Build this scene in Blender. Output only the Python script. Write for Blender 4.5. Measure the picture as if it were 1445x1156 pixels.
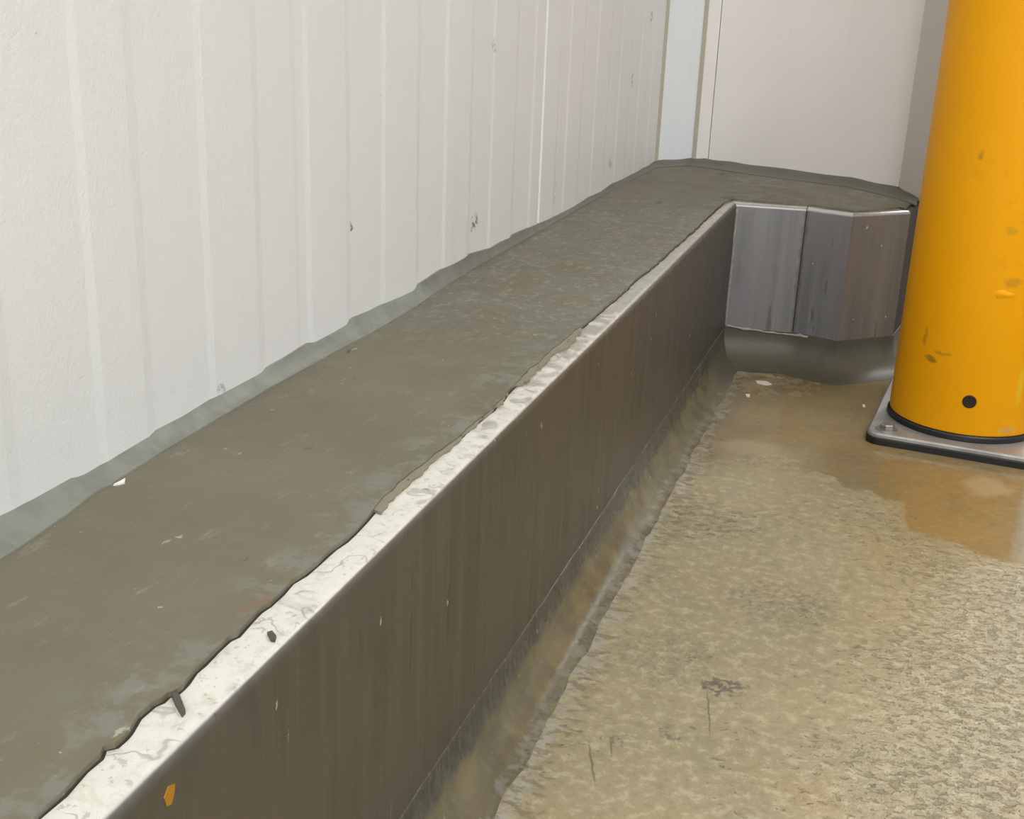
import bpy, bmesh, math, random
from mathutils import Vector, Matrix

for o in list(bpy.data.objects):
    bpy.data.objects.remove(o)
scn = bpy.context.scene
COL = scn.collection
random.seed(7)

# ------------------------------------------------------------------ camera
PW, PH, FPX = 1445.0, 1156.0, 1705.35
RX = Vector((0.94802691, 0.1377061, -0.28684842))
RY = Vector((0.3159182, -0.29981877, 0.90016909))
RZ = Vector((0.03795623, -0.94400516, -0.32774013))
CAM = Vector((0.298, 0.0, 0.6539))
cd = bpy.data.cameras.new('camera')
cam = bpy.data.objects.new('camera', cd)
COL.objects.link(cam)
cd.sensor_fit = 'HORIZONTAL'
cd.sensor_width = 36.0
cd.lens = 36.0 * FPX / PW
cd.clip_start = 0.01
M = Matrix(((RX.x, -RX.y, -RX.z, CAM.x), (RY.x, -RY.y, -RY.z, CAM.y), (RZ.x, -RZ.y, -RZ.z, CAM.z), (0, 0, 0, 1)))
cam.matrix_world = M
scn.camera = cam

# ------------------------------------------------------------------ world, exposure
wd = bpy.data.worlds.new('world')
scn.world = wd
wd.use_nodes = True
wd.node_tree.nodes['Background'].inputs[0].default_value = (0.9, 0.95, 1.0, 1)
wd.node_tree.nodes['Background'].inputs[1].default_value = 0.05
scn.view_settings.view_transform = 'Standard'
scn.view_settings.look = 'None'
scn.view_settings.gamma = 1.0
scn.view_settings.use_curve_mapping = False
scn.view_settings.exposure = 0.0
# ceiling battens: (x, y, watts); each lamp's light is made with its fitting below
CEIL = 3.1
BATTENS = [(0.7, -2.1, 74.0), (2.6, -2.1, 30.0), (1.6, 1.0, 36.0), (1.3, 4.7, 46.0)]

# ------------------------------------------------------------------ measured layout (metres)
H = 0.30          # kerb top
ZJ = 0.065        # top of the cove skirting
WX = -0.2416      # face of the left cladding
TOP = H + 0.0035  # resin topping surface

def ray(u, v):
    d = Vector((u - PW / 2, v - PH / 2, FPX))
    return Vector((RX.dot(d), RY.dot(d), RZ.dot(d)))
def on_z(u, v, z):
    r = ray(u, v); return CAM + r * ((z - CAM.z) / r.z)
def on_x(u, v, x):
    r = ray(u, v); return CAM + r * ((x - CAM.x) / r.x)
def on_y(u, v, y):
    r = ray(u, v); return CAM + r * ((y - CAM.y) / r.y)

# ------------------------------------------------------------------ node helper
def lin(r, g, b):
    f = lambda c: (c / 255 / 12.92) if c / 255 <= 0.04045 else ((c / 255 + 0.055) / 1.055) ** 2.4
    return (f(r), f(g), f(b), 1.0)

class Mat:
    def __init__(s, name):
        s.m = bpy.data.materials.new(name); s.m.use_nodes = True
        s.t = s.m.node_tree; s.N = s.t.nodes; s.L = s.t.links
        s.b = s.N['Principled BSDF']
        s.geo = s.N.new('ShaderNodeNewGeometry')
        s.pos = s.geo.outputs['Position']
    def put(s, sock, v):
        if hasattr(v, 'is_linked') or isinstance(v, bpy.types.NodeSocket): s.L.new(v, sock)
        elif isinstance(v, (int, float)) and sock.type == 'RGBA': sock.default_value = (v, v, v, 1)
        else: sock.default_value = v
    def set(s, **kw):
        for k, v in kw.items(): s.put(s.b.inputs[k.replace('_', ' ')], v)
        return s
    def math(s, op, a, b=0.0, c=0.0, clamp=False):
        n = s.N.new('ShaderNodeMath'); n.operation = op; n.use_clamp = clamp
        s.put(n.inputs[0], a); s.put(n.inputs[1], b); s.put(n.inputs[2], c)
        return n.outputs[0]
    def add(s, a, b): return s.math('ADD', a, b)
    def sub(s, a, b): return s.math('SUBTRACT', a, b)
    def mul(s, a, b): return s.math('MULTIPLY', a, b)
    def max(s, a, b): return s.math('MAXIMUM', a, b)
    def inv(s, a): return s.math('SUBTRACT', 1.0, a)
    def step(s, v, lo, hi, a=0.0, b=1.0):
        n = s.N.new('ShaderNodeMapRange'); n.interpolation_type = 'SMOOTHSTEP'
        s.put(n.inputs[0], v)
        if lo > hi: lo, hi, a, b = hi, lo, b, a
        s.put(n.inputs[1], lo); s.put(n.inputs[2], hi); s.put(n.inputs[3], a); s.put(n.inputs[4], b)
        return n.outputs[0]
    def map(s, scale=(1, 1, 1), rot=(0, 0, 0), loc=(0, 0, 0), vec=None):
        n = s.N.new('ShaderNodeMapping')
        s.put(n.inputs['Vector'], vec or s.pos)
        n.inputs['Scale'].default_value = scale; n.inputs['Rotation'].default_value = rot; n.inputs['Location'].default_value = loc
        return n.outputs[0]
    def noise(s, scale, detail=4, rough=0.55, vec=None, dist=0.0, col=False):
        n = s.N.new('ShaderNodeTexNoise')
        s.put(n.inputs['Vector'], vec or s.pos)
        n.inputs['Scale'].default_value = scale; n.inputs['Detail'].default_value = min(detail, 3.5)
        n.inputs['Roughness'].default_value = rough; n.inputs['Distortion'].default_value = dist
        return n.outputs['Color'] if col else n.outputs['Fac']
    def voro(s, scale, vec=None, feature='F1', rnd=1.0):
        n = s.N.new('ShaderNodeTexVoronoi'); n.feature = feature
        s.put(n.inputs['Vector'], vec or s.pos); n.inputs['Scale'].default_value = scale
        n.inputs['Randomness'].default_value = rnd
        return n.outputs[0]
    def xyz(s, vec=None):
        n = s.N.new('ShaderNodeSeparateXYZ'); s.put(n.inputs[0], vec or s.pos); return n.outputs
    def mix(s, f, a, b, blend='MIX'):
        n = s.N.new('ShaderNodeMix'); n.data_type = 'RGBA'; n.blend_type = blend
        s.put(n.inputs[0], f); s.put(n.inputs[6], a); s.put(n.inputs[7], b)
        return n.outputs[2]
    def fmix(s, f, a, b):
        n = s.N.new('ShaderNodeMix'); n.data_type = 'FLOAT'
        s.put(n.inputs[0], f); s.put(n.inputs[2], a); s.put(n.inputs[3], b)
        return n.outputs[0]
    def warp(s, amt, scale, vec=None, detail=3):
        c = s.noise(scale, detail, 0.6, vec=vec, col=True)
        n = s.N.new('ShaderNodeVectorMath'); n.operation = 'SUBTRACT'
        s.L.new(c, n.inputs[0]); n.inputs[1].default_value = (0.5, 0.5, 0.5)
        k = s.N.new('ShaderNodeVectorMath'); k.operation = 'SCALE'
        s.L.new(n.outputs[0], k.inputs[0]); k.inputs['Scale'].default_value = amt
        a = s.N.new('ShaderNodeVectorMath'); a.operation = 'ADD'
        s.put(a.inputs[0], vec or s.pos); s.L.new(k.outputs[0], a.inputs[1])
        return a.outputs[0]
    def spot(s, c, r, vec, soft=0.3, rot=(0, 0, 0)):
        """1 inside an ellipsoid of radii r about c"""
        a = s.N.new('ShaderNodeVectorMath'); a.operation = 'SUBTRACT'
        s.put(a.inputs[0], vec); a.inputs[1].default_value = c
        v = s.map(scale=tuple(1 / q for q in r), rot=(0, 0, 0), vec=s.map(rot=rot, vec=a.outputs[0]))
        l = s.N.new('ShaderNodeVectorMath'); l.operation = 'LENGTH'
        s.L.new(v, l.inputs[0])
        return s.step(l.outputs['Value'], 1.0 + soft, 1.0 - soft)
    def bump(s, h, dist=0.001, strength=1.0, normal=None):
        n = s.N.new('ShaderNodeBump'); n.inputs['Distance'].default_value = dist; n.inputs['Strength'].default_value = strength
        s.put(n.inputs['Height'], h)
        if normal is not None: s.L.new(normal, n.inputs['Normal'])
        s.L.new(n.outputs[0], s.b.inputs['Normal'])
        return n.outputs[0]

# ------------------------------------------------------------------ mesh helpers
def obj(name, verts, faces, mat=None, parent=None, smooth=False, auto=None):
    me = bpy.data.meshes.new(name)
    me.from_pydata([tuple(v) for v in verts], [], faces)
    bm = bmesh.new(); bm.from_mesh(me)
    bmesh.ops.recalc_face_normals(bm, faces=bm.faces)
    if auto is not None:
        for f in bm.faces: f.smooth = True
        for e in bm.edges:
            if len(e.link_faces) == 2 and e.calc_face_angle(0) > math.radians(auto): e.smooth = False
    elif smooth:
        for f in bm.faces: f.smooth = True
    bm.to_mesh(me); bm.free()
    if mat: me.materials.append(mat.m if isinstance(mat, Mat) else mat)
    o = bpy.data.objects.new(name, me); COL.objects.link(o)
    if parent: o.parent = parent
    return o
def empty(name, loc=(0, 0, 0)):
    o = bpy.data.objects.new(name, None); o.empty_display_size = 0.1; COL.objects.link(o); o.location = loc; return o
def tag(o, label=None, cat=None, group=None, kind=None):
    if label: o['label'] = label
    if cat: o['category'] = cat
    if group: o['group'] = group
    if kind: o['kind'] = kind
    return o
def box(lo, hi):
    x0, y0, z0 = lo; x1, y1, z1 = hi
    v = [(x0, y0, z0), (x1, y0, z0), (x1, y1, z0), (x0, y1, z0), (x0, y0, z1), (x1, y0, z1), (x1, y1, z1), (x0, y1, z1)]
    return v, [(0, 3, 2, 1), (4, 5, 6, 7), (0, 1, 5, 4), (1, 2, 6, 5), (2, 3, 7, 6), (3, 0, 4, 7)]
def lathe(prof, n=64, cap=True):
    v = []; f = []
    for r, z in prof:
        for k in range(n):
            a = 2 * math.pi * k / n; v.append((r * math.cos(a), r * math.sin(a), z))
    for i in range(len(prof) - 1):
        for k in range(n):
            f.append((i * n + k, i * n + (k + 1) % n, (i + 1) * n + (k + 1) % n, (i + 1) * n + k))
    if cap:
        f.append(tuple(range(n - 1, -1, -1))); f.append(tuple((len(prof) - 1) * n + k for k in range(n)))
    return v, f
def prism(pts, z0, z1):
    n = len(pts)
    v = [(p[0], p[1], z0) for p in pts] + [(p[0], p[1], z1) for p in pts]
    f = [tuple(range(n - 1, -1, -1)), tuple(range(n, 2 * n))] + [(i, (i + 1) % n, n + (i + 1) % n, n + i) for i in range(n)]
    return v, f
def grid(cols, closed=False):
    """columns of points -> quads"""
    m = len(cols[0]); v = [p for c in cols for p in c]; f = []
    for i in range(len(cols) - 1):
        for j in range(m - 1):
            f.append((i * m + j, (i + 1) * m + j, (i + 1) * m + j + 1, i * m + j + 1))
        if closed: f.append((i * m + m - 1, (i + 1) * m + m - 1, (i + 1) * m, i * m))
    if closed:
        f.append(tuple(range(m))); f.append(tuple((len(cols) - 1) * m + j for j in range(m)))
    return v, f
def interp(tbl, x):
    if x <= tbl[0][0]: return tbl[0][1]
    for (a, b), (c, d) in zip(tbl, tbl[1:]):
        if x <= c: return b + (d - b) * (x - a) / (c - a) if c > a else d
    return tbl[-1][1]

# ------------------------------------------------------------------ materials
def mat_white(name, base, spots=(), fleck=1.0):
    m = Mat(name)
    w = m.warp(0.004, 260)
    tone = m.noise(1.6, 3)
    c = m.mix(m.step(tone, 0.3, 0.7), base, tuple(k * 0.955 for k in base[:3]) + (1,))
    # faint run marks and grime down the sheet
    run = m.noise(1.0, 4, 0.6, vec=m.map(scale=(26, 26, 1.1)))
    c = m.mix(m.mul(m.step(run, 0.6, 0.8), 0.10), c, lin(150, 145, 135))
    fl = m.mul(m.mul(m.step(m.voro(23, vec=w), 0.035, 0.022), fleck), m.step(m.noise(6, 2), 0.5, 0.6))
    c = m.mix(m.mul(fl, 0.45), c, lin(110, 105, 95))
    wq = m.warp(0.016, 130); bits = m.step(m.noise(150, 3, 0.6), 0.46, 0.56)
    for p, r, k in spots:
        c = m.mix(m.mul(m.mul(m.spot(p, r, wq, 0.35), bits), k), c, lin(52, 48, 38))
    m.set(Base_Color=c, Roughness=0.42)
    m.b.inputs['Specular IOR Level'].default_value = 0.35
    m.bump(m.noise(360, 2, 0.5), 0.0008, 0.5)
    return m

def wall_spot(u, v, ry, rz, k=0.8):
    p = on_x(u, v, WX); return (tuple(p), (0.02, ry, rz), k)
WHITE = mat_white('white_cladding', (0.80, 0.80, 0.785, 1), [
    wall_spot(670, 314, 0.014, 0.010), wall_spot(920, 26, 0.010, 0.014), wall_spot(893, 113, 0.010, 0.012, 0.5),
    wall_spot(497, 320, 0.004, 0.004), wall_spot(312, 550, 0.006, 0.004, 0.5), wall_spot(53, 44, 0.0022, 0.0022, 0.6),
    wall_spot(698, 66, 0.006, 0.010, 0.35), wall_spot(862, 230, 0.012, 0.010, 0.35), wall_spot(784, 268, 0.008, 0.02, 0.18)])
WHITE_B = mat_white('white_back_cladding', (0.89, 0.855, 0.82, 1))
WHITE_T = mat_white('corner_trim_white', (0.76, 0.79, 0.80, 1), fleck=0.4)
CREAM = mat_white('cream_trim', (0.70, 0.64, 0.58, 1), fleck=0.6)
MASTIC = Mat('joint_mastic').set(Base_Color=lin(178, 174, 155), Roughness=0.6)

def make_topping():
    m = Mat('grey_resin_topping')
    X, Y, Z = m.xyz()
    wv = m.warp(0.03, 12)
    base = m.mix(m.step(m.noise(5, 4, 0.6), 0.3, 0.7), lin(100, 93, 73), lin(108, 101, 81))
    base = m.mix(m.mul(m.step(m.noise(9, 5, 0.65), 0.5, 0.75), 0.5), base, lin(108, 100, 89))
    # paler blue-grey wear near the flange edge
    e = m.step(m.add(X, m.mul(m.sub(m.noise(7, 2), .5), .08)), -0.085, -0.04)
    wear = m.mul(m.step(m.noise(38, 6, 0.72, vec=wv), 0.46, 0.60), e)
    base = m.mix(m.mul(wear, 0.6), base, lin(122, 125, 112))
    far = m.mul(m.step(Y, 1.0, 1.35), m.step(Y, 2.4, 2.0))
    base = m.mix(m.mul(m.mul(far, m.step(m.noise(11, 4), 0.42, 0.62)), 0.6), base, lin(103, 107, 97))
    # trowel ripples, paler further along
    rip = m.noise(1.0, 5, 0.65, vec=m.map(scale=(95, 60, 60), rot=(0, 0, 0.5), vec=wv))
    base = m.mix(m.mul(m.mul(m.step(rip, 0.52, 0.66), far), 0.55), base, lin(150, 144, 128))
    sc = m.noise(1.0, 6, 0.7, vec=m.map(scale=(60, 26, 40), rot=(0, 0, -0.6)))
    base = m.mix(m.mul(m.step(sc, 0.60, 0.74), 0.5), base, lin(142, 136, 122))
    fl = m.step(m.voro(60, vec=m.warp(0.016, 160)), 0.10, 0.05)
    fl = m.mul(fl, m.step(m.noise(17, 2), 0.52, 0.60))
    base = m.mix(m.mul(fl, 0.65), base, lin(195, 190, 174))
    dk = m.mul(m.step(m.voro(27, vec=m.warp(0.015, 90, vec=m.map(loc=(.3, .7, .1)))), 0.06, 0.035), m.step(m.noise(13, 2), 0.5, 0.6))
    base = m.mix(m.mul(dk, 0.7), base, lin(62, 56, 46))
    w2 = m.warp(0.016, 130)
    for (u, v, rx, ry, col, k) in [(352, 858, .004, .010, (122, 92, 70), 0.6), (372, 843, .003, .007, (122, 92, 70), 0.5),
                                   (492, 496, .0028, .007, (58, 52, 42), 0.9), (499, 493, .0014, .005, (195, 190, 175), 0.7),
                                   (232, 765, .0016, .004, (180, 176, 162), 0.6), (258, 757, .0016, .003, (190, 186, 172), 0.6),
                                   (435, 632, .0016, .005, (72, 64, 52), 0.8), (348, 790, .0014, .003, (72, 64, 52), 0.7),
                                   (1018, 246, .010, .016, (56, 52, 42), 0.8), (930, 286, .006, .014, (60, 54, 44), 0.7),
                                   (170, 1033, .002, .005, (195, 192, 180), 0.5), (1028, 279, .012, .02, (60, 56, 46), 0.7)]:
        p = on_z(u, v, TOP)
        base = m.mix(m.mul(m.spot(tuple(p), (rx, ry, 0.02), w2, 0.4), k), base, lin(*col))
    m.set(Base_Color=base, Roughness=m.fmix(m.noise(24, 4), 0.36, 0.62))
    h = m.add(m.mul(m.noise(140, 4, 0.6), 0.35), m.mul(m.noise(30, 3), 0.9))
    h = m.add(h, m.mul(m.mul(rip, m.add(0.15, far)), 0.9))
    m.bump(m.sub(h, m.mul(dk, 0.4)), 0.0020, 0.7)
    return m
TOPPING = make_topping()

def make_sealant():
    m = Mat('grey_sealant')
    c = m.mix(m.step(m.noise(26, 5, 0.65), 0.35, 0.68), lin(128, 129, 118), lin(114, 114, 103))
    c = m.mix(m.mul(m.step(m.noise(60, 5, 0.7), 0.58, 0.72), 0.4), c, lin(146, 144, 132))
    X, Y, Z = m.xyz()
    c = m.mix(m.step(Y, 1.4, 2.5, 0.0, 0.65), c, lin(88, 86, 75))      # darker towards the corner end
    d = m.step(m.voro(48, vec=m.warp(0.01, 150)), 0.07, 0.035)
    c = m.mix(m.mul(d, m.mul(m.step(m.noise(9, 2), 0.5, 0.6), 0.6)), c, lin(80, 76, 64))
    m.set(Base_Color=c, Roughness=0.5)
    m.bump(m.noise(90, 4), 0.0006, 0.4)
    return m
SEALANT = make_sealant()
RIBBON = Mat('torn_sealant').set(Roughness=0.6)
RIBBON.set(Base_Color=RIBBON.mix(RIBBON.step(RIBBON.voro(95), 0.16, 0.10), RIBBON.mix(RIBBON.noise(60), lin(122, 116, 96), lin(140, 134, 112)), lin(52, 46, 36)))

def make_steel(name, flange=True, tint=(0.215, 0.203, 0.176, 1)):
    m = Mat(name)
    X, Y, Z = m.xyz()
    streak = m.noise(1.0, 5, 0.65, vec=m.map(scale=(48, 48, 2.2)))
    fine = m.noise(1.0, 4, 0.7, vec=m.map(scale=(230, 230, 9)))
    c = m.mix(m.step(streak, 0.3, 0.7), tint, tuple(k * 0.78 for k in tint[:3]) + (1,))
    blot = m.noise(7, 4, 0.6)
    c = m.mix(m.mul(m.step(blot, 0.48, 0.62), 0.9), c, tuple(k * q for k, q in zip(tint[:3], (0.98, 0.91, 0.97))) + (1,))
    c = m.mix(m.mul(m.step(m.noise(9, 4, 0.6, vec=m.map(loc=(3, 1, 2))), 0.55, 0.72), 0.45), c, tuple(k * q for k, q in zip(tint[:3], (0.74, 0.84, 0.84))) + (1,))
    lime = m.step(m.noise(1.0, 6, 0.72, vec=m.map(scale=(120, 120, 7), loc=(2, 5, 1))), 0.60, 0.76)
    low = m.step(Z, 0.24, 0.07, 0.4, 0.9)
    dull = m.mul(lime, low)
    c = m.mix(m.mul(dull, 0.75), c, (0.40, 0.42, 0.41, 1))
    # knocks and scratches
    scr = m.step(m.noise(1.0, 3, 0.5, vec=m.map(scale=(60, 60, 7), rot=(0.75, 0, 0))), 0.665, 0.70)
    c = m.mix(m.mul(scr, 0.6), c, (0.12, 0.108, 0.09, 1))
    spk = m.mul(m.step(m.voro(44, vec=m.map(scale=(1, 1, .4), vec=m.warp(0.02, 60))), 0.085, 0.05), m.step(m.noise(9, 2), .48, .58))
    c = m.mix(m.mul(spk, 0.95), c, (0.85, 0.84, 0.80, 1))
    metal = m.fmix(m.mul(dull, 0.5), 0.9, 0.5)
    rough = m.add(m.fmix(fine, 0.36, 0.54), m.mul(dull, 0.1))
    if flange:
        # dried sealant and lime residue smeared on the folded top edge
        up = m.step(Z, H - 0.0022, H - 0.0003)
        wv = m.warp(0.05, 34)
        patch = m.noise(46, 6, 0.68, vec=wv)
        rg = m.noise(14, 2, 0.5, vec=m.warp(0.06, 18))
        rings = m.mul(m.math('PINGPONG', m.mul(rg, 6.0), 0.5), 2.0)
        near = m.step(Y, 1.75, 0.55)  # whitens the near end, painting in light the flange reflects
        res_sheen = m.mul(up, m.step(m.add(patch, m.mul(near, 0.36)), 0.60, 0.80))
        top_c = m.mix(m.step(patch, 0.35, 0.65), (0.70, 0.675, 0.62, 1), (0.58, 0.555, 0.50, 1))
        c = m.mix(up, c, top_c)
        c = m.mix(m.mul(res_sheen, 0.75), c, m.mix(m.noise(15, 3), (0.82, 0.80, 0.74, 1), (0.75, 0.71, 0.60, 1)))
        pt2 = m.noise(70, 6, 0.7, vec=m.warp(0.03, 50))
        c = m.mix(m.mul(m.mul(m.step(pt2, 0.50, 0.64), up), 0.65), c, (0.62, 0.58, 0.47, 1))
        fleck = m.step(m.noise(150, 4, 0.6, vec=m.warp(0.02, 60)), 0.60, 0.66)
        c = m.mix(m.mul(m.mul(fleck, up), 0.6), c, (0.40, 0.38, 0.32, 1))
        ln = m.mul(m.mul(m.step(rings, 0.14, 0.02), up), m.mul(m.step(Y, 0.95, 0.75), m.step(m.noise(22, 2), 0.46, 0.54)))
        c = m.mix(m.mul(ln, 0.6), c, (0.36, 0.34, 0.29, 1))
        blob = m.mul(m.mul(m.step(m.noise(45, 5, 0.7, vec=m.map(loc=(1, 2, 3))), 0.58, 0.72), up), 0.45)
        c = m.mix(blob, c, (0.50, 0.475, 0.40, 1))
        metal = m.fmix(m.mul(res_sheen, 0.8), metal, 0.1)
        rough = m.fmix(up, rough, m.add(m.fmix(patch, 0.22, 0.46), m.mul(res_sheen, 0.15)))
        m.bump(m.add(m.mul(patch, 0.4), m.mul(m.mul(ln, -1.0), 0.6)), 0.0008, 0.5)
    else:
        metal = m.mul(metal, 0.55)
        stain = m.spot((0.1255, 2.26, 0.18), (0.0045, 0.02, 0.16), m.warp(0.012, 60), 0.6)
        c = m.mix(m.mul(stain, 0.6), c, (0.10, 0.09, 0.075, 1))
        rough = m.add(rough, 0.08)
        fe = m.step(Z, H - 0.007, H - 0.002)  # fold edge made paler and shinier, painting in its bright highlight
        c = m.mix(fe, c, (0.72, 0.715, 0.69, 1)); metal = m.fmix(fe, metal, 0.9); rough = m.fmix(fe, rough, 0.3)
        m.bump(fine, 0.0003, 0.3)
    m.set(Base_Color=c, Metallic=metal, Roughness=rough)
    return m
STEEL = make_steel('brushed_steel_dull')
STEEL_E = make_steel('brushed_steel_end', False, (0.27, 0.27, 0.275, 1))
STEEL_F = make_steel('brushed_steel_brownish', False, (0.25, 0.235, 0.21, 1))
WELD = Mat('weld_and_lime')
WELD.set(Base_Color=WELD.mix(WELD.noise(120, 4), lin(205, 203, 197), lin(120, 118, 112)), Roughness=0.5, Metallic=0.3)
WELD.bump(WELD.noise(260, 3), 0.001, 0.6)
GAP_AND_SHADE = Mat('dark_filler_and_shade').set(Base_Color=lin(48, 43, 36), Roughness=0.7)  # also paints the shade on the last end panel

def make_cove():
    m = Mat('resin_cove')
    X, Y, Z = m.xyz()
    wv = m.warp(0.02, 40)
    c = m.mix(m.step(m.noise(18, 6, 0.7), 0.35, 0.65), lin(118, 108, 80), lin(94, 88, 70))
    # grey, streaked upper lip that overlaps the steel
    nz = m.add(Z, m.mul(m.sub(m.noise(34, 4, 0.6), 0.5), 0.022))
    lip = m.step(nz, 0.026, 0.038)
    st = m.noise(1.0, 5, 0.7, vec=m.map(scale=(150, 150, 16)))
    c = m.mix(lip, c, m.mix(m.step(st, 0.4, 0.68), lin(74, 71, 60), lin(92, 93, 85)))
    back = m.step(Y, 2.02, 2.16)
    c = m.mix(m.mul(back, 0.8), c, m.mix(m.noise(20, 4), lin(84, 81, 68), lin(98, 95, 82)))
    # lime deposit along the foot
    foot = m.mul(m.step(m.add(Z, m.mul(m.sub(m.noise(70, 5, 0.7, vec=wv), 0.5), 0.016)), 0.0035, 0.0), m.step(m.noise(30, 6, 0.7), 0.45, 0.60))
    foot = m.mul(foot, m.inv(back))
    c = m.mix(m.mul(foot, 0.5), c, lin(152, 148, 139))
    bub = m.mul(m.step(m.voro(42, vec=wv), 0.12, 0.06), m.step(m.noise(10, 2), 0.5, 0.6))
    c = m.mix(m.mul(bub, 0.5), c, lin(182, 174, 150))
    m.set(Base_Color=c, Roughness=m.fmix(foot, m.fmix(back, m.fmix(m.noise(40, 4), 0.16, 0.36), 0.5), 0.6))
    m.bump(m.add(m.noise(48, 5, 0.6), m.mul(bub, 0.5)), 0.0016, 0.45)
    return m
COVE = make_cove()

def make_floor():
    m = Mat('resin_floor')
    X, Y, Z = m.xyz()
    wv = m.warp(0.05, 16)
    base = m.mix(m.step(m.noise(4.5, 5, 0.6), 0.34, 0.66), lin(160, 147, 114), lin(150, 139, 108))
    base = m.mix(m.mul(m.step(m.noise(8, 4, 0.6, vec=m.map(loc=(4, 2, 0))), 0.50, 0.7), 0.55), base, lin(166, 143, 106))
    grain = m.noise(70, 6, 0.75)
    base = m.mix(m.mul(m.step(grain, 0.48, 0.66), 0.6), base, lin(190, 178, 146))
    base = m.mix(m.mul(m.step(grain, 0.46, 0.34), 0.5), base, lin(132, 121, 92))
    # smooth wet film around the bollard foot, worn and pitted traffic zone in front of it
    n1 = m.noise(5.5, 3, 0.6)
    wl_ = m.sub(Y, m.step(X, 0.24, 0.47, 1.70, 1.495))
    wl_ = m.add(wl_, m.mul(m.sub(m.noise(8, 4, 0.5), 0.5), 0.20))
    wet = m.max(m.mul(m.step(wl_, -0.012, 0.014), m.step(X, 0.12, 0.26)), m.step(wl_, -0.10, 0.16))
    zone = m.step(m.add(X, m.mul(m.sub(n1, 0.5), 0.45)), 0.14, 0.42)
    clump = m.step(m.noise(10, 3, 0.6, vec=m.map(loc=(7, 3, 0))), 0.55, 0.68)
    p2 = m.spot((0.10, 1.48, 0), (0.07, 0.07, .1), wv, 0.5)
    dens = m.mul(m.max(m.max(zone, p2), m.mul(clump, 0.7)), m.inv(m.mul(wet, 0.92)))
    pv = m.map(scale=(0.72, 1.0, 1.0), rot=(0, 0, 0.15), vec=m.warp(0.006, 90))
    soft = m.noise(105, 6, 0.68, vec=pv)
    soft = m.step(m.sub(soft, m.sub(0.645, m.mul(dens, 0.14))), 0.0, 0.10)
    sharp = m.noise(170, 3, 0.5, vec=m.map(loc=(5, 2, 1), vec=pv))
    sharp = m.step(m.sub(sharp, m.sub(0.745, m.mul(dens, 0.115))), 0.0, 0.03)
    pit = m.max(m.mul(soft, 0.65), sharp)
    base = m.mix(m.mul(pit, 0.72), base, m.mix(m.noise(30, 2), lin(88, 83, 66), lin(112, 104, 80)))
    # a cluster of dark scuffs and a few scratches
    w3 = m.warp(0.045, 90)
    for (u, v, rx, ry, k) in [(1022, 968, .022, .018, .85), (870, 1046, .007, .012, .6), (945, 1035, .006, .012, .6), (940, 925, .05, .06, .35), (1100, 850, .06, .05, .45)]:
        p = on_z(u, v, 0)
        msk = m.mul(m.spot((p.x, p.y, 0), (rx, ry, .05), w3, 0.3), m.step(m.noise(130, 3, 0.6, vec=m.warp(0.01, 70)), 0.50 if k < .5 else 0.44, 0.60 if k < .5 else 0.54))
        base = m.mix(m.mul(msk, k), base, lin(92, 87, 74))
    for (u, v, rx, ry, a) in [(835, 1078, .0012, .03, -.35), (1000, 1005, .0009, .04, -.2), (862, 1055, .001, .012, -.3)]:
        p = on_z(u, v, 0)
        base = m.mix(m.mul(m.spot((p.x, p.y, 0), (rx, ry, .05), m.warp(0.004, 60), 0.4, rot=(0, 0, a)), 0.6), base, lin(84, 76, 58))
    # wetted film is a darker, deeper amber
    base = m.mix(m.mul(wet, 0.75), base, m.mix(m.step(m.noise(9, 4), .35, .65), lin(136, 111, 66), lin(122, 104, 68)))
    # pale lime beside the cove and small splashes in the corner
    lz = m.add(X, m.mul(m.sub(m.noise(38, 5, 0.7, vec=wv), 0.5), 0.06))
    lime = m.mul(m.step(lz, 0.066, 0.048), m.step(m.noise(45, 6, 0.72), 0.42, 0.58))
    base = m.mix(m.mul(lime, 0.7), base, lin(164, 160, 150))
    edge = m.mul(m.step(lz, 0.085, 0.062), m.step(m.noise(95, 4, 0.65, vec=m.map(scale=(.5, 1, 1))), 0.50, 0.58))
    base = m.mix(m.mul(edge, 0.5), base, lin(96, 88, 66))
    lb = m.mul(m.spot((0.11, 2.13, 0), (0.085, 0.075, 0.1), m.warp(0.10, 20), 0.5), m.step(m.noise(34, 5, 0.65), 0.46, 0.58))
    base = m.mix(m.mul(lb, 0.30), base, lin(170, 160, 132))
    for (u, v, rx, ry, k) in [(1392, 688, .03, .035, .4), (1075, 530, .045, .008, .5), (1060, 632, .05, .03, .25)]:
        p = on_z(u, v, 0)
        base = m.mix(m.mul(m.spot((p.x, p.y, 0), (rx, ry, .05), wv, 0.5), k), base, lin(190, 178, 146))
    rough = m.fmix(wet, m.fmix(grain, 0.26, 0.46), m.fmix(m.noise(11, 4), 0.08, 0.24))
    rough = m.fmix(m.max(lime, lb), rough, 0.55)
    m.set(Base_Color=base, Roughness=rough)
    h = m.add(m.mul(pit, -1.0), m.mul(grain, m.fmix(wet, 0.9, 0.08)))
    h = m.add(h, m.mul(m.noise(240, 3, 0.6), m.mul(dens, 0.6)))
    m.bump(h, 0.0018, 0.7)
    return m
FLOOR = make_floor()

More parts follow.
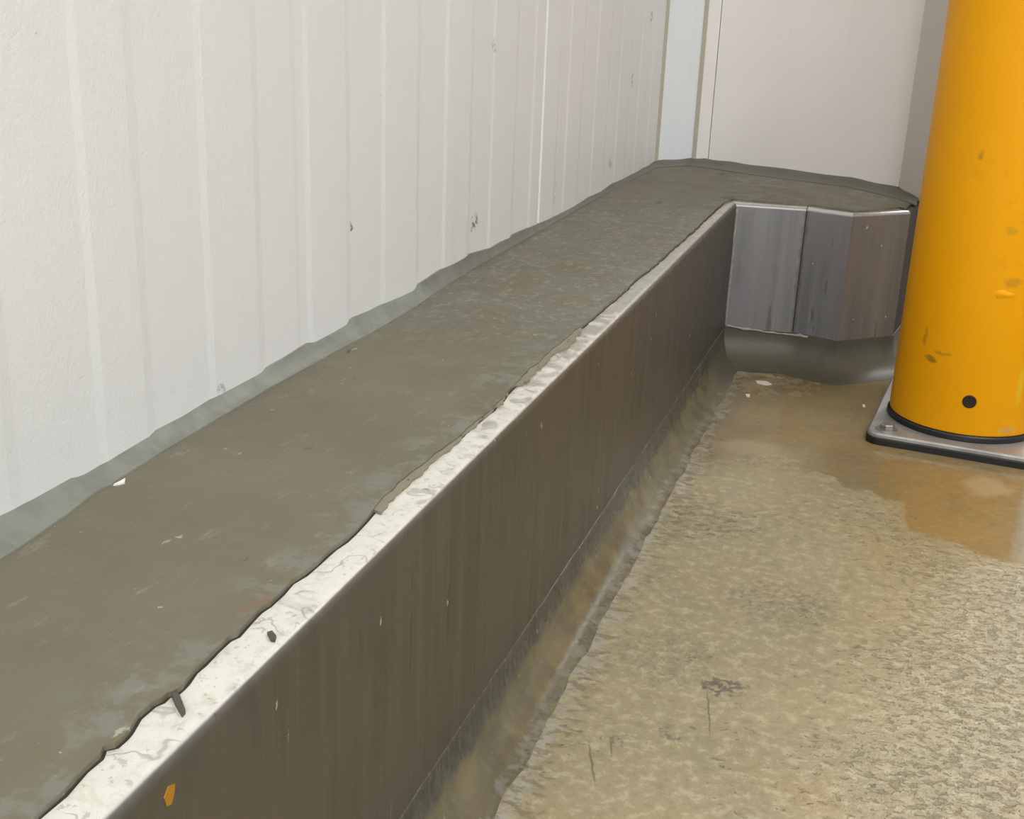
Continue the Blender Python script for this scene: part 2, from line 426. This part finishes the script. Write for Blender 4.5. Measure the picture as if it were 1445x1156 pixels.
def make_yellow():
    m = Mat('yellow_sleeve')
    c = m.mix(m.noise(5, 3), (0.90, 0.395, 0.002, 1), (0.86, 0.37, 0.002, 1))
    X, Y, Z = m.xyz()
    wv = m.warp(0.014, 70)
    sm = m.mul(m.step(m.noise(13, 5, 0.65), 0.60, 0.75), 0.30)
    c = m.mix(sm, c, (0.50, 0.25, 0.02, 1))
    mk = m.mul(m.step(m.noise(1.0, 4, 0.6, vec=m.map(scale=(40, 40, 22), rot=(.3, .2, .4))), 0.735, 0.77), 0.4)
    c = m.mix(mk, c, (0.30, 0.15, 0.02, 1))
    for (u, v, r, rz, col, k) in [(1313, 506, .010, .004, (.22, .11, .02, 1), .7), (1330, 499, .012, .003, (.35, .18, .02, 1), .5),
                                  (1306, 475, .004, .016, (.40, .20, .02, 1), .6), (1430, 400, .012, .008, (.5, .25, .02, 1), .6),
                                  (1385, 220, .004, .006, (.42, .22, .02, 1), .6), (1428, 327, .008, .006, (.5, .27, .02, 1), .5),
                                  (1420, 608, .014, .006, (.55, .36, .12, 1), .6), (1440, 545, .006, .03, (.80, .58, .03, 1), .6)]:
        p = on_cyl(u, v)
        c = m.mix(m.mul(m.spot(tuple(p), (r, r, rz), wv, 0.4), k), c, col)
    m.set(Base_Color=c, Roughness=m.fmix(m.noise(18, 4), 0.42, 0.55))
    m.b.inputs['Specular IOR Level'].default_value = 0.18
    m.bump(m.noise(320, 2), 0.0004, 0.3)
    return m
BC = Vector((0.430, 2.010, 0.0)); BR = 0.115
def on_cyl(u, v, R=None):
    R = R or BR
    r = ray(u, v); dx, dy = r.x, r.y; ox, oy = CAM.x - BC.x, CAM.y - BC.y
    a = dx * dx + dy * dy; b = 2 * (ox * dx + oy * dy); c = ox * ox + oy * oy - R * R
    t = (-b - math.sqrt(max(0, b * b - 4 * a * c))) / (2 * a)
    return CAM + r * t
YELLOW = make_yellow()
RUBBER = Mat('black_rubber').set(Base_Color=(0.012, 0.012, 0.012, 1), Roughness=0.45)
def make_plate():
    m = Mat('grey_base_plate')
    c = m.mix(m.step(m.noise(18, 5, 0.6), 0.35, 0.65), (0.46, 0.45, 0.43, 1), (0.33, 0.325, 0.315, 1))
    c = m.mix(m.mul(m.step(m.noise(60, 5, 0.7), 0.55, 0.7), 0.4), c, (0.5, 0.48, 0.44, 1))
    m.set(Base_Color=c, Metallic=0.55, Roughness=m.fmix(m.noise(40, 4), 0.32, 0.5))
    return m
PLATE = make_plate()
BOLT = Mat('zinc_bolt').set(Base_Color=(0.36, 0.355, 0.33, 1), Metallic=0.8, Roughness=0.42)
SCREW = Mat('dark_screw').set(Base_Color=(0.03, 0.018, 0.014, 1), Metallic=0.4, Roughness=0.4)
SCREWH = Mat('screw_socket').set(Base_Color=(0.006, 0.005, 0.005, 1), Roughness=0.7)
AMBER = Mat('amber_paint').set(Base_Color=lin(176, 122, 12), Roughness=0.5)
SLIVER = Mat('grey_sliver').set(Base_Color=lin(78, 73, 65), Roughness=0.6)
FLAKE = Mat('white_flake').set(Base_Color=lin(232, 228, 214), Roughness=0.5)
PLAIN = Mat('plain_white').set(Base_Color=(0.76, 0.75, 0.73, 1), Roughness=0.5)
CEILM = Mat('ceiling_white').set(Base_Color=(0.6, 0.6, 0.6, 1), Roughness=0.6)
HOUSE = Mat('lamp_housing').set(Base_Color=(0.8, 0.8, 0.8, 1), Roughness=0.4)

# ------------------------------------------------------------------ room shell
fl = obj('floor', *box((-0.5, -3.2, -0.1), (4.2, 5.7, 0.0)), FLOOR)
tag(fl, 'tan resin floor, pitted and wet, beside the steel kerb', 'floor', kind='structure')
cl = obj('ceiling', *box((-0.5, -3.2, CEIL), (4.2, 5.7, CEIL + 0.1)), CEILM)
tag(cl, 'white ceiling above the kerb and bollard', 'ceiling', kind='structure')
tag(obj('wall_right', *box((4.0, -3.2, 0), (4.2, 5.7, CEIL)), PLAIN), 'plain white wall out of frame on the right', 'wall', kind='structure')
tag(obj('wall_front', *box((-0.5, -3.2, 0), (4.0, -3.0, CEIL)), PLAIN), 'plain white wall behind the viewpoint', 'wall', kind='structure')
tag(obj('wall_far', *box((-0.5, 5.5, 0), (4.0, 5.7, CEIL)), PLAIN), 'plain white wall beyond the kerb end', 'wall', kind='structure')

# left cladding: shallow trapezoid ribs, joint between two sheets near y = 1.86
wl = empty('wall_left')
tag(wl, 'white ribbed metal cladding wall rising behind the grey kerb', 'wall', kind='structure')
DEP = 0.0012
def rib_profile(y0, y1, brights, thins):
    """(y, depth) from y0 to y1; face steps out at 'brights' and back at 'thins'"""
    ev = sorted([(y, 1) for y in brights] + [(y, 0) for y in thins])
    ev = [e for e in ev if y0 + 0.012 < e[0] < y1 - 0.012]
    cur = 0 if (ev and ev[0][1] == 1) else 1
    pts = [(y0, cur)]
    for y, s in ev:
        if s == cur: continue
        if s: pts += [(y - 0.0045, 0), (y + 0.0045, 1)]
        else: pts += [(y - 0.006, 1), (y + 0.006, 0)]
        cur = s
    pts.append((y1, cur))
    return pts
br = [-2.87 + 0.1875 * k for k in range(19)]   # regular run behind the viewpoint
br = [y for y in br if y < 0.45] + [0.514, 0.702, 0.853, 1.031, 1.205, 1.387, 1.557]
th = [y + 0.094 for y in br if y < 0.6] + [0.763, 0.938, 1.118, 1.302, 1.476, 1.656]
br += [1.738]
J = 1.787
br2 = [1.925, 2.10, 2.275, 2.445, 2.56]
th2 = [1.87, 2.01, 2.19, 2.36, 2.51]
def panel(y0, y1, b, t, lipped):
    pr = rib_profile(y0, y1, b, t)
    if lipped == 'end': pr[-1] = (y1 - 0.004, pr[-1][1]); pr.append((y1, -2.0))
    else: pr[0] = (y0 + 0.004, 1); pr.insert(0, (y0, -2.0)); pr.insert(2, (y0 + 0.024, 1)); 
    pr = sorted(pr, key=lambda q: q[0])
    cols = [[(WX - DEP + DEP * d, y, TOP), (WX - DEP + DEP * d, y, CEIL)] for y, d in pr]
    back = [[(WX - 0.03, y, TOP), (WX - 0.03, y, CEIL)] for y, d in reversed(pr)]
    v, f = grid(cols + back + [cols[0]])
    return obj('wall_panel', v, f, WHITE, wl)
panel(-3.0, J - 0.0015, br, th, 'end')
panel(J + 0.0015, 2.665, br2, th2, 'start')
obj('wall_backing', *box((-0.5, -3.0, TOP), (WX - 0.03, 5.5, CEIL)), PLAIN, wl)

# corner flashing and the short back wall
PC0 = Vector((WX, 2.655)); PC1 = Vector((-0.169, 2.715))
B1 = on_y(1060, 232, 2.69); B2 = on_y(1200, 250, 2.60); B3 = on_y(1268, 264, 2.51); B4 = on_y(1295, 279, 2.44)
def wallstrip(name, pts, mat, parent=None, z0=TOP, th=0.03):
    a = [Vector(p[:2]) for p in pts]
    cols = [[(p.x, p.y, z0), (p.x, p.y, CEIL)] for p in a] + [[(p.x, p.y + th, z0), (p.x, p.y + th, CEIL)] for p in reversed(a)]
    v, f = grid(cols + [cols[0]])
    return obj(name, v, f, mat, parent, auto=30)
tr = wallstrip('trim_1', [PC0, PC1], WHITE_T)
tag(tr, 'pale bluish white corner flashing between the two white walls', 'trim', kind='structure')
tag(wallstrip('trim_2', [PC0 + Vector((-0.001, -0.005)), PC0 + Vector((0.006, 0.002))], MASTIC, th=0.004), 'thin putty coloured mastic line left of the corner flashing', 'mastic', kind='structure')
tag(wallstrip('trim_3', [PC1 + Vector((-0.002, -0.003)), PC1 + Vector((0.007, -0.003))], MASTIC, th=0.004), 'thin putty coloured mastic line right of the corner flashing', 'mastic', kind='structure')
wb = empty('wall_back')
tag(wb, 'short white flat wall behind the kerb end and bollard', 'wall', kind='structure')
Bs = Vector((PC1.x + 0.004, PC1.y))
wallstrip('wall_panel', [Bs, Vector((-0.135, 2.7125))], WHITE_B, wb)
wallstrip('wall_panel', [Vector((-0.1335, 2.712)), B1, B2, B3], WHITE_B, wb)
wallstrip('end_trim', [B3 + Vector((0.001, 0, 0)), B4, B4 + (B4 - B3) * 0.35], CREAM, wb, th=0.06)
tag(obj('wall_side', *box((0.0, 2.80, 0), (0.30, 5.5, CEIL)), PLAIN), 'plain white return wall running back from the kerb end', 'wall', kind='structure')

# ------------------------------------------------------------------ kerb
kerb = empty('kerb')
tag(kerb, 'long grey resin topped kerb with steel face along white wall', 'kerb')
PATH = [Vector(p) for p in [(0.0, -3.0), (0.0, 2.245), (0.1255, 2.262), (0.2085, 2.238), (0.306, 2.330), (0.345, 2.62)]]
def seg_n(i):
    d = (PATH[i + 1] - PATH[i]).normalized(); return Vector((d.y, -d.x))     # outward (to the room)
def mitre(i, o0, o1=None):
    """point at path vertex i moved out by o0 along the previous and o1 along the next segment's normal"""
    o1 = o0 if o1 is None else o1
    if i == 0: return PATH[0] + seg_n(0) * o1
    if i == len(PATH) - 1: return PATH[i] + seg_n(i - 1) * o0
    n0, n1 = seg_n(i - 1), seg_n(i)
    det = n0.x * n1.y - n0.y * n1.x
    return PATH[i] + Vector(((o0 * n1.y - o1 * n0.y) / det, (n0.x * o1 - n1.x * o0) / det))
R_ = 0.008
def fold(flw):
    p = [(0.0, 0.03), (0.0, H - R_)]
    for k in range(1, 7):
        a = k / 6 * math.pi / 2; p.append((-R_ + R_ * math.cos(a), H - R_ + R_ * math.sin(a)))
    p.append((-flw, H)); p.append((-flw, H - 0.004)); p.append((-R_ - 0.004, H - 0.004)); p.append((-0.004, H - R_)); p.append((-0.004, 0.03))
    return p
names = ['face_panel', 'end_panel', 'end_panel', 'end_panel', 'shaded_end_panel']
mats = [STEEL, STEEL_E, STEEL_E, STEEL_F, GAP_AND_SHADE]  # last end panel is near-black, with its shade put into the colour
GAP = [0, 0, 0.002, 0, 0]
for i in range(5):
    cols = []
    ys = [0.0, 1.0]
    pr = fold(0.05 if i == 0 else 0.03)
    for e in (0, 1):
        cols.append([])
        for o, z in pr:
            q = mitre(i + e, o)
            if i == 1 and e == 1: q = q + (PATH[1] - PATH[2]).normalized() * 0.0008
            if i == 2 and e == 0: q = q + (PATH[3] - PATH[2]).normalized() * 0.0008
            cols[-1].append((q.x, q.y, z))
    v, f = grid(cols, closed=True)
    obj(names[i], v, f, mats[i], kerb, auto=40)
# dark filler in the open seam, weld bead in the corner, lime line at the foot of the end panels
s0 = mitre(2, -0.003)
obj('seam_filler', *box((s0.x - 0.004, s0.y - 0.001, 0.05), (s0.x + 0.004, s0.y + 0.006, H - 0.004)), GAP_AND_SHADE, kerb)
def bead(name, pts, r, mat, parent, n=8, jit=0.35):
    cols = []
    for i, p in enumerate(pts):
        d = (pts[min(i + 1, len(pts) - 1)] - pts[max(i - 1, 0)]).normalized()
        a = d.cross(Vector((0.3, -1, 0.2))).normalized(); b = d.cross(a)
        rr = r * (1 + random.uniform(-jit, jit))
        cols.append([p + (a * math.cos(2 * math.pi * k / n) + b * math.sin(2 * math.pi * k / n)) * rr for k in range(n)])
    v, f = grid(cols, closed=True)
    return obj(name, v, f, mat, parent, smooth=True)
c1 = mitre(1, 0.0)
bead('weld_bead', [Vector((c1.x + 0.002 + random.uniform(-.0006, .0006), c1.y - 0.001, 0.066 + k * 0.007)) for k in range(33)], 0.0024, WELD, kerb)
pts = []
for t in [k / 26 for k in range(27)]:
    q = PATH[1].lerp(PATH[2], t / 0.6) if t < 0.6 else PATH[2].lerp(PATH[3], (t - 0.6) / 0.4)
    pts.append(Vector((q.x + 0.003, q.y - 0.002, ZJ + 0.002 - 0.006 * math.sin(t * 3) + random.uniform(-.001, .001))))
bead('lime_line', pts[:20], 0.0022, WELD, kerb, jit=0.6)

# topping edge along the flange (plan points)
edge_px = [(50, 1150), (89, 1115), (120, 1082), (141, 1063), (146, 1052), (162, 1048), (176, 1036), (183, 1028), (195, 1007), (216, 990), (228, 984), (237, 977),
           (245, 975), (258, 966), (264, 957), (275, 943), (287, 932), (305, 914), (322, 898), (335, 892), (356, 869), (366, 858), (381, 849), (398, 832), (412, 818),
           (430, 806), (448, 792), (472, 770), (500, 748), (517, 730), (527, 718), (561, 681), (596, 655), (633, 626), (660, 603), (674, 592), (689, 581),
           (709, 562), (727, 541), (747, 519), (760, 512), (779, 491), (796, 479), (810, 466), (826, 456), (850, 436), (878, 411), (905, 387), (925, 372),
           (950, 349), (975, 328), (1000, 304), (1022, 285)]
edge = [on_z(u, v, TOP).xy for u, v in edge_px]
pre = [Vector((edge[0].x + random.uniform(-.004, .003), y)) for y in [-3.0 + 0.09 * k for k in range(36)]]
far_px = [(1036, 280), (1070, 283), (1105, 286), (1142, 288), (1175, 293), (1207, 297), (1240, 295), (1270, 292)]
far_e = [on_z(u, v, TOP).xy for u, v in far_px]
end_e = [mitre(4, -0.012), mitre(5, -0.01)]
inner = [Vector((0.30, 2.72)), Vector((-0.15, 2.74)), Vector((WX - 0.02, 2.70)), Vector((WX - 0.02, -3.0))]
out = []
for a, b in zip(edge, edge[1:]):
    n = max(1, int((b - a).length / 0.012))
    for k in range(n):
        q = a.lerp(b, k / n)
        if k: q = q + Vector((random.uniform(-.0012, .0012), 0))
        out.append(q)
out.append(edge[-1])
plan = pre + out + far_e + end_e + inner
v, f = prism(plan, H - 0.001, TOP)
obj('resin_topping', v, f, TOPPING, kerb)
# grime caught in the open joint beside the topping edge
side = out
v, f = grid([[(p.x - 0.004, p.y, H + 0.0003), (p.x + 0.0008 + 0.0009 * abs(math.sin(i * 1.7)), p.y + 0.0006, H + 0.0003), (p.x + 0.0008 + 0.0009 * abs(math.sin(i * 1.7)), p.y + 0.0006, H - 0.001), (p.x - 0.004, p.y, H - 0.001)] for i, p in enumerate(side)], closed=True)
obj('joint_grime', v, f, GAP_AND_SHADE, kerb)
obj('core', *prism([Vector((-0.006, -3.0)), Vector((-0.006, 2.255)), mitre(2, -0.008), mitre(3, -0.008), mitre(4, -0.008), mitre(5, -0.008), Vector((0.30, 2.73)), Vector((WX - 0.02, 2.73)), Vector((WX - 0.02, -3.0))], 0.001, H - 0.006), GAP_AND_SHADE, kerb)

# torn ribbon of old sealant lying between topping and flange
up_px = [(527, 718), (544, 699), (561, 681), (580, 667), (596, 655), (614, 641), (633, 626), (648, 613), (660, 603), (674, 592), (689, 581), (709, 562), (727, 541), (737, 530), (747, 519), (760, 512), (770, 501), (779, 491), (796, 479), (810, 466), (822, 460)]
lo_px = [(538, 723), (548, 707), (565, 693), (578, 682), (589, 672), (604, 658), (622, 641), (635, 634), (640, 627), (651, 618), (662, 607), (674, 597), (693, 581), (703, 571), (711, 568), (709, 564), (713, 561), (719, 549), (729, 542), (738, 541), (740, 537), (744, 538), (750, 528), (755, 526), (758, 520), (763, 519), (766, 515), (772, 507), (780, 500), (789, 494), (801, 490), (805, 484), (811, 480), (813, 473), (821, 468), (821, 464)]
ZR = H + 0.0024
pu = [on_z(u, v, ZR).xy for u, v in up_px]; pl = [on_z(u, v, ZR).xy for u, v in lo_px]
pj = []
for a, b in zip(pl, pl[1:]):
    n = max(1, int((b - a).length / 0.006))
    for k in range(n): pj.append(a.lerp(b, k / n) + Vector((random.choice((-.0013, -.0004, 0.0, .0012)) if k else 0, 0)))
pj.append(pl[-1])
v, f = prism([p + Vector((-0.002, 0)) for p in pu] + list(reversed(pj)), H + 0.0002, ZR)
rib = obj('sealant_ribbon', v, f, RIBBON, kerb)
tag(rib, 'torn flaky strip of paler sealant with a jagged edge')

# sealant fillet along the wall
lo_t = [on_z(u, v, TOP) for u, v in [(0, 792), (34, 771), (67, 747), (91, 731), (118, 710), (145, 690), (158, 686), (166, 679), (190, 664), (228, 640), (300, 597), (400, 537), (485, 491), (538, 463), (590, 432), (628, 404), (683, 370), (742, 331), (839, 277), (898, 252), (926, 237)]]
lo_t = [(p.y, p.x) for p in lo_t]
hi_t = [on_x(u, v, WX) for u, v in [(0, 727), (44, 707), (103, 674), (118, 672), (169, 640), (213, 614), (217, 609), (260, 587), (300, 562), (306, 559), (340, 541), (370, 525), (373, 520), (405, 502), (433, 484), (445, 482), (470, 469), (490, 457), (495, 449), (520, 439), (542, 428), (566, 418), (585, 409), (588, 402), (605, 391), (621, 380), (640, 372), (658, 362), (661, 358), (690, 350), (705, 341), (719, 335), (722, 331), (745, 321), (762, 314), (790, 302), (796, 298), (815, 289), (832, 277), (850, 269), (865, 258), (885, 250), (902, 243), (925, 226)]]
hi_t = [(p.y, p.z) for p in hi_t]
cols = []
y = -3.0
nz = lambda t: 0.0012 * math.sin(t * 41) + 0.001 * math.sin(t * 97 + 1)
while y < 2.655:
    xb = interp(lo_t, y) + (nz(y) if y < 0.5 else 0)
    zt = interp(hi_t, y) + (nz(y * .7) if y < 0.5 else 0)
    xb = max(xb, WX + 0.006); zt = max(zt, TOP + 0.006)
    a = (WX - 0.004, y, zt); a2 = (WX + 0.0012, y, zt - 0.0006); b = (xb, y, TOP + 0.0002)
    def cv(t, s=0.30):
        # concave tooled face
        x = a2[0] + (b[0] - a2[0]) * t; z = a2[2] + (b[2] - a2[2]) * t
        k = s * 4 * t * (1 - t) * 0.25
        return (x - (b[0] - a2[0]) * k, y, z - (a2[2] - b[2]) * k)
    cols.append([a, a2, cv(.2), cv(.4), cv(.6), cv(.8), (b[0] - 0.0006, y, TOP + 0.0011), (b[0], y, TOP - 0.0008), (WX - 0.004, y, TOP - 0.0008)])
    y += 0.008
v, f = grid(cols, closed=True)
obj('wall_sealant', v, f, SEALANT, kerb, auto=50)
bw = [(PC0.x, PC0.y, on_x(925, 226, WX).z), (PC1.x, PC1.y, on_y(978, 223, PC1.y).z), (-0.135, 2.7125, on_y(1010, 225, 2.71).z), tuple(B1), tuple(B2), tuple(B3), tuple(B4)]
bl = [on_z(u, v, TOP) for u, v in [(926, 237), (974, 234), (1002, 237), (1055, 246), (1195, 264), (1262, 280), (1289, 290)]]
cols = []
for i in range(6):
    n = 8
    for k in range(n + (i == 5)):
        t = k / n
        A = Vector(bw[i]).lerp(Vector(bw[i + 1]), t); B = bl[i].lerp(bl[i + 1], t)
        B = Vector((A.x, A.y - max(0.012, min(0.09, (B.xy - A.xy).length)), TOP)) if i > 1 else B
        A.z = max(A.z, TOP + 0.007) + 0.0008 * math.sin(i * 8 + k)
        A2 = A + Vector((0, -0.0014, -0.0005))
        mid = lambda s: (A2.lerp(B, s) + Vector((0, (A2.y - B.y) * 0.25 * 4 * s * (1 - s) * .25, -(A2.z - B.z) * 0.35 * 4 * s * (1 - s) * .5)))
        cols.append([A + Vector((0, .006, 0)), A2, mid(.3), mid(.6), B + Vector((0, 0, .001)), B + Vector((0, 0, -.0008)), Vector((A.x, A.y + .006, TOP - .0008))])
v, f = grid(cols, closed=True)
obj('wall_sealant', v, f, SEALANT, kerb, auto=50)

# little patch of amber paint stuck to the steel face
def chip(name, c, ax, ay, outl, th, mat, parent=None, rot=0.0):
    """irregular flake: outline in the plane of ax, ay about c"""
    nrm = ax.cross(ay).normalized()
    P = [c + ax * (x * math.cos(rot) - y * math.sin(rot)) + ay * (x * math.sin(rot) + y * math.cos(rot)) for x, y in outl]
    v = [p for p in P] + [p + nrm * th for p in P]; n = len(P)
    f = [tuple(range(n - 1, -1, -1)), tuple(range(n, 2 * n))] + [(i, (i + 1) % n, n + (i + 1) % n, n + i) for i in range(n)]
    return obj(name, v, f, mat, parent)
def on_face(pxs):
    ps = [on_x(u, v, 0.0) for u, v in pxs]; c = sum(ps, Vector()) / len(ps)
    return c, [((p - c).y, (p - c).z) for p in ps]
c, o2 = on_face([(231, 1126), (237, 1110), (246, 1106), (245, 1120), (241, 1135), (235, 1138)])
tag(chip('paint_patch', c, Vector((0, 1, 0)), Vector((0, 0, 1)), o2, 0.0005, AMBER, kerb), 'small amber paint patch')

# ------------------------------------------------------------------ cove skirtings
def cove(name, i0, i1, outs, label):
    prof = [(-0.001, ZJ), (0.0022, ZJ - 0.0012), (0.003, ZJ - 0.02)]
    cols = []
    base = [(0.0, 1.0), (0.08, 0.72), (0.18, 0.48), (0.32, 0.28), (0.5, 0.13), (0.72, 0.04), (0.9, 0.008), (1.0, 0.0)]
    P0, P1 = [], []
    for i in range(i0, i1 + 1):
        col = []
        def pt(fr, z):
            o = lambda s: -0.001 if fr is None else 0.0010 + fr * (s - 0.0010)
            q = mitre(i, o(outs[max(i - 1, 0)]), o(outs[min(i, len(outs) - 1)]))
            return Vector((q.x, q.y, z))
        col.append(pt(None, ZJ)); col.append(pt(0.0, ZJ - 0.0012)); col.append(pt(0.0, ZJ - 0.012))
        for fr, h in base: col.append(pt(fr, max(0.0004, (ZJ - 0.02) * h)))
        col.append(pt(1.0, -0.002)); col.append(pt(None, -0.002))
        cols.append(col)
    # subdivide along the run
    fine = []
    for a, b in zip(cols, cols[1:]):
        n = max(2, int((a[0] - b[0]).length / 0.02))
        for k in range(n): fine.append([p.lerp(q, k / n) for p, q in zip(a, b)])
    fine.append(cols[-1])
    for j, col in enumerate(fine):
        if 0 < j < len(fine) - 1:
            k = 1 + 0.10 * math.sin(j * 0.9) * math.sin(j * 0.23 + 1) + random.uniform(-.05, .05)
            for idx in (-2, -3, -4, -5):
                d = (col[idx] - col[2]); d.z = 0
                col[idx] = col[idx] + d * (k - 1) * 0.6
            col[0] = col[0] + Vector((0, 0, 0)); dz = random.uniform(-.0012, .0012)
            for q in (0, 1): col[q] = col[q] + Vector((0, 0, dz))
    v, f = grid(fine, closed=True)
    return tag(obj(name, v, f, COVE, auto=45), label, 'skirting', kind='structure')
OUT = [0.042, 0.068, 0.068, 0.06, 0.05]
cove('baseboard_left', 0, 1, OUT, 'glossy brown grey resin cove along the foot of the long steel face')
cove('baseboard_back', 1, 5, OUT, 'dark grey resin cove at the foot of the short end panels')

# ------------------------------------------------------------------ bollard
bo = empty('bollard', BC)
tag(bo, 'thick yellow round safety bollard on a square base plate', 'bollard')
ZS = 0.029
v, f = lathe([(BR - 0.004, ZS), (BR - 0.0012, ZS + 0.0008), (BR, ZS + 0.004), (BR, 0.4), (BR, 1.05), (BR - 0.004, 1.08), (BR - 0.03, 1.11), (0.03, 1.125)], 96)
obj('sleeve', v, f, YELLOW, bo, auto=40)
v, f = lathe([(BR + 0.001, 0.0185), (BR + 0.0025, 0.020), (BR + 0.0025, 0.0265), (BR + 0.0005, 0.0288), (BR - 0.006, 0.0295)], 96)
obj('rubber_ring', v, f, RUBBER, bo, auto=40)
ROT = math.radians(-5.0); PCX, PCY, PHF, PHY = 0.034, 0.026, 0.164, 0.172
def plate_pts(hf, r, n=6):
    P = []
    for sx, sy, a0 in ((1, 1, 0), (-1, 1, 90), (-1, -1, 180), (1, -1, 270)):
        for k in range(n + 1):
            a = math.radians(a0 + 90 * k / n)
            x = sx * (hf - r) + r * math.cos(a); y = sy * (hf + PHY - PHF - r) + r * math.sin(a)
            P.append(Vector((PCX + x * math.cos(ROT) - y * math.sin(ROT), PCY + x * math.sin(ROT) + y * math.cos(ROT))))
    return P
def slab(name, hf, r, z0, z1, mat, bev):
    A = plate_pts(hf, r); B = plate_pts(hf - bev, max(r - bev, .004)); n = len(A)
    cols = [[(p.x, p.y, z0) for p in A], [(p.x, p.y, z1 - bev) for p in A], [(p.x, p.y, z1) for p in B]]
    v = [q for c in cols for q in c]; f = [tuple(range(n - 1, -1, -1)), tuple(2 * n + k for k in range(n))]
    for i in range(2):
        for k in range(n): f.append((i * n + k, i * n + (k + 1) % n, (i + 1) * n + (k + 1) % n, (i + 1) * n + k))
    return obj(name, v, f, mat, bo)
slab('rubber_pad', PHF + 0.0015, 0.022, 0.0002, 0.012, RUBBER, 0.002)
slab('base_plate', PHF, 0.02, 0.012, 0.0185, PLATE, 0.0025)
for sx, sy in ((-1, -1), (-1, 1), (1, -1), (1, 1)):
    x, y = sx * 0.136, sy * 0.144
    bx_, by_ = PCX + x * math.cos(ROT) - y * math.sin(ROT), PCY + x * math.sin(ROT) + y * math.cos(ROT)
    v, f = lathe([(0.0175, 0.0185), (0.0175, 0.0198), (0.0168, 0.0203)], 28)
    b = obj('bolt', v, f, BOLT, bo); b.location = (bx_, by_, 0)
    v, f = lathe([(0.0115, 0.0202), (0.0115, 0.0268), (0.0100, 0.0278)], 6)
    h = obj('hex_head', v, f, BOLT, b); h.rotation_euler.z = 0.3 + sx
sp = on_cyl(1368, 567)
an = math.atan2(sp.y - BC.y, sp.x - BC.x)
v, f = lathe([(0.0105, -0.004), (0.0105, 0.0006), (0.0092, 0.0016), (0.0042, 0.0012)], 24)
sc = obj('screw', v, f, SCREW, bo, auto=30)
sc.rotation_euler = (0, math.pi / 2, an)
sc.location = (math.cos(an) * BR, math.sin(an) * BR, sp.z)
v, f = lathe([(0.0036, 0.0008), (0.0036, 0.00135)], 6)
obj('socket', v, f, SCREWH, sc)
# small raised nick in the sleeve
p = on_cyl(1414, 416); an2 = math.atan2(p.y - BC.y, p.x - BC.x)
tx = Vector((-math.sin(an2), math.cos(an2), 0)); nr = Vector((math.cos(an2), math.sin(an2), 0))
loc = nr * (BR - 0.0006) + Vector((0, 0, p.z))
P = [(-0.012, 0), (-0.007, 0.007), (0.001, 0.009), (0.012, 0.004), (0.020, 0.002), (0.018, -0.004), (0.004, -0.006), (-0.007, -0.007)]
v = [loc + tx * x + Vector((0, 0, z)) for x, z in P] + [loc + tx * (x * .5) + Vector((0, 0, z * .5)) + nr * 0.0022 for x, z in P]
n = len(P)
obj('nick', v, [tuple(range(n, 2 * n))] + [(i, (i + 1) % n, n + (i + 1) % n, n + i) for i in range(n)], YELLOW, bo, smooth=True)

# ------------------------------------------------------------------ loose bits
def flake(name, px, z, th, mat, label, cat, group=None):
    ps = [on_z(u, v, z) for u, v in px]; c = sum(ps, Vector()) / len(ps)
    o = chip(name, Vector((0, 0, 0)), Vector((1, 0, 0)), Vector((0, 1, 0)), [((p - c).x, (p - c).y) for p in ps], th, mat)
    o.location = (c.x, c.y, z)
    return tag(o, label, cat, group)
flake('sealant_sliver', [(240, 980), (247, 976), (255, 990), (262, 1008), (257, 1013), (248, 998)], H, 0.003, SLIVER,
      'dark grey sliver of sealant lying across the bright steel edge', 'debris')
flake('sealant_crumb', [(377, 896), (384, 894), (390, 901), (388, 907), (382, 906)], H, 0.002, SLIVER,
      'small grey sealant crumb on bright steel edge, above the longer sliver', 'debris')
flake('paint_flake', [(160, 686), (170, 681), (177, 677), (176, 683), (168, 685)], TOP, 0.0015, FLAKE,
      'white paint flake at the foot of the wall sealant on the kerb top', 'debris')
flake('paint_flake', [(1066, 538), (1082, 539), (1089, 543), (1080, 544), (1068, 541)], 0.0, 0.0015, FLAKE,
      'long white flake on the floor in the kerb corner', 'debris')
flake('paint_flake', [(1052, 557), (1058, 557), (1058, 561), (1053, 560)], 0.0, 0.0015, FLAKE,
      'square white flake on the floor, nearest flake to the long steel face', 'debris')
flake('paint_flake', [(1217, 572), (1220, 572), (1221, 575), (1218, 575)], 0.0, 0.0015, FLAKE,
      'tiny white flake on the floor left of the base plate', 'debris')

# ------------------------------------------------------------------ ceiling battens (out of frame)
for i, (x, y, wt) in enumerate(BATTENS):
    L = empty('ceiling_light', (x, y, CEIL))
    tag(L, ['white batten lamp on the ceiling, nearest the left wall behind the viewpoint', 'white batten lamp on the ceiling, right-hand one behind the viewpoint', 'white batten lamp on the ceiling to the right of the kerb', 'white batten lamp on the ceiling beyond the yellow bollard'][i], 'lamp', 'ceiling battens above the frame')
    obj('housing', *box((-0.16, -0.75, -0.06), (0.16, 0.75, 0.0)), HOUSE, L)
    em = bpy.data.materials.new('lamp_diffuser'); em.use_nodes = True
    b = em.node_tree.nodes['Principled BSDF']
    b.inputs['Emission Color'].default_value = (0.97, 1.0, 1.04, 1); b.inputs['Emission Strength'].default_value = wt / 6.0
    obj('diffuser', *box((-0.14, -0.72, -0.075), (0.14, 0.72, -0.06)), em, L)
    ld = bpy.data.lights.new('lamp_light', 'AREA'); ld.shape = 'RECTANGLE'; ld.size = 0.28; ld.size_y = 1.44
    ld.energy = wt; ld.color = (0.97, 1.0, 1.04)
    lo = bpy.data.objects.new('lamp_light', ld); COL.objects.link(lo); lo.parent = L; lo.location = (0, 0, -0.08)
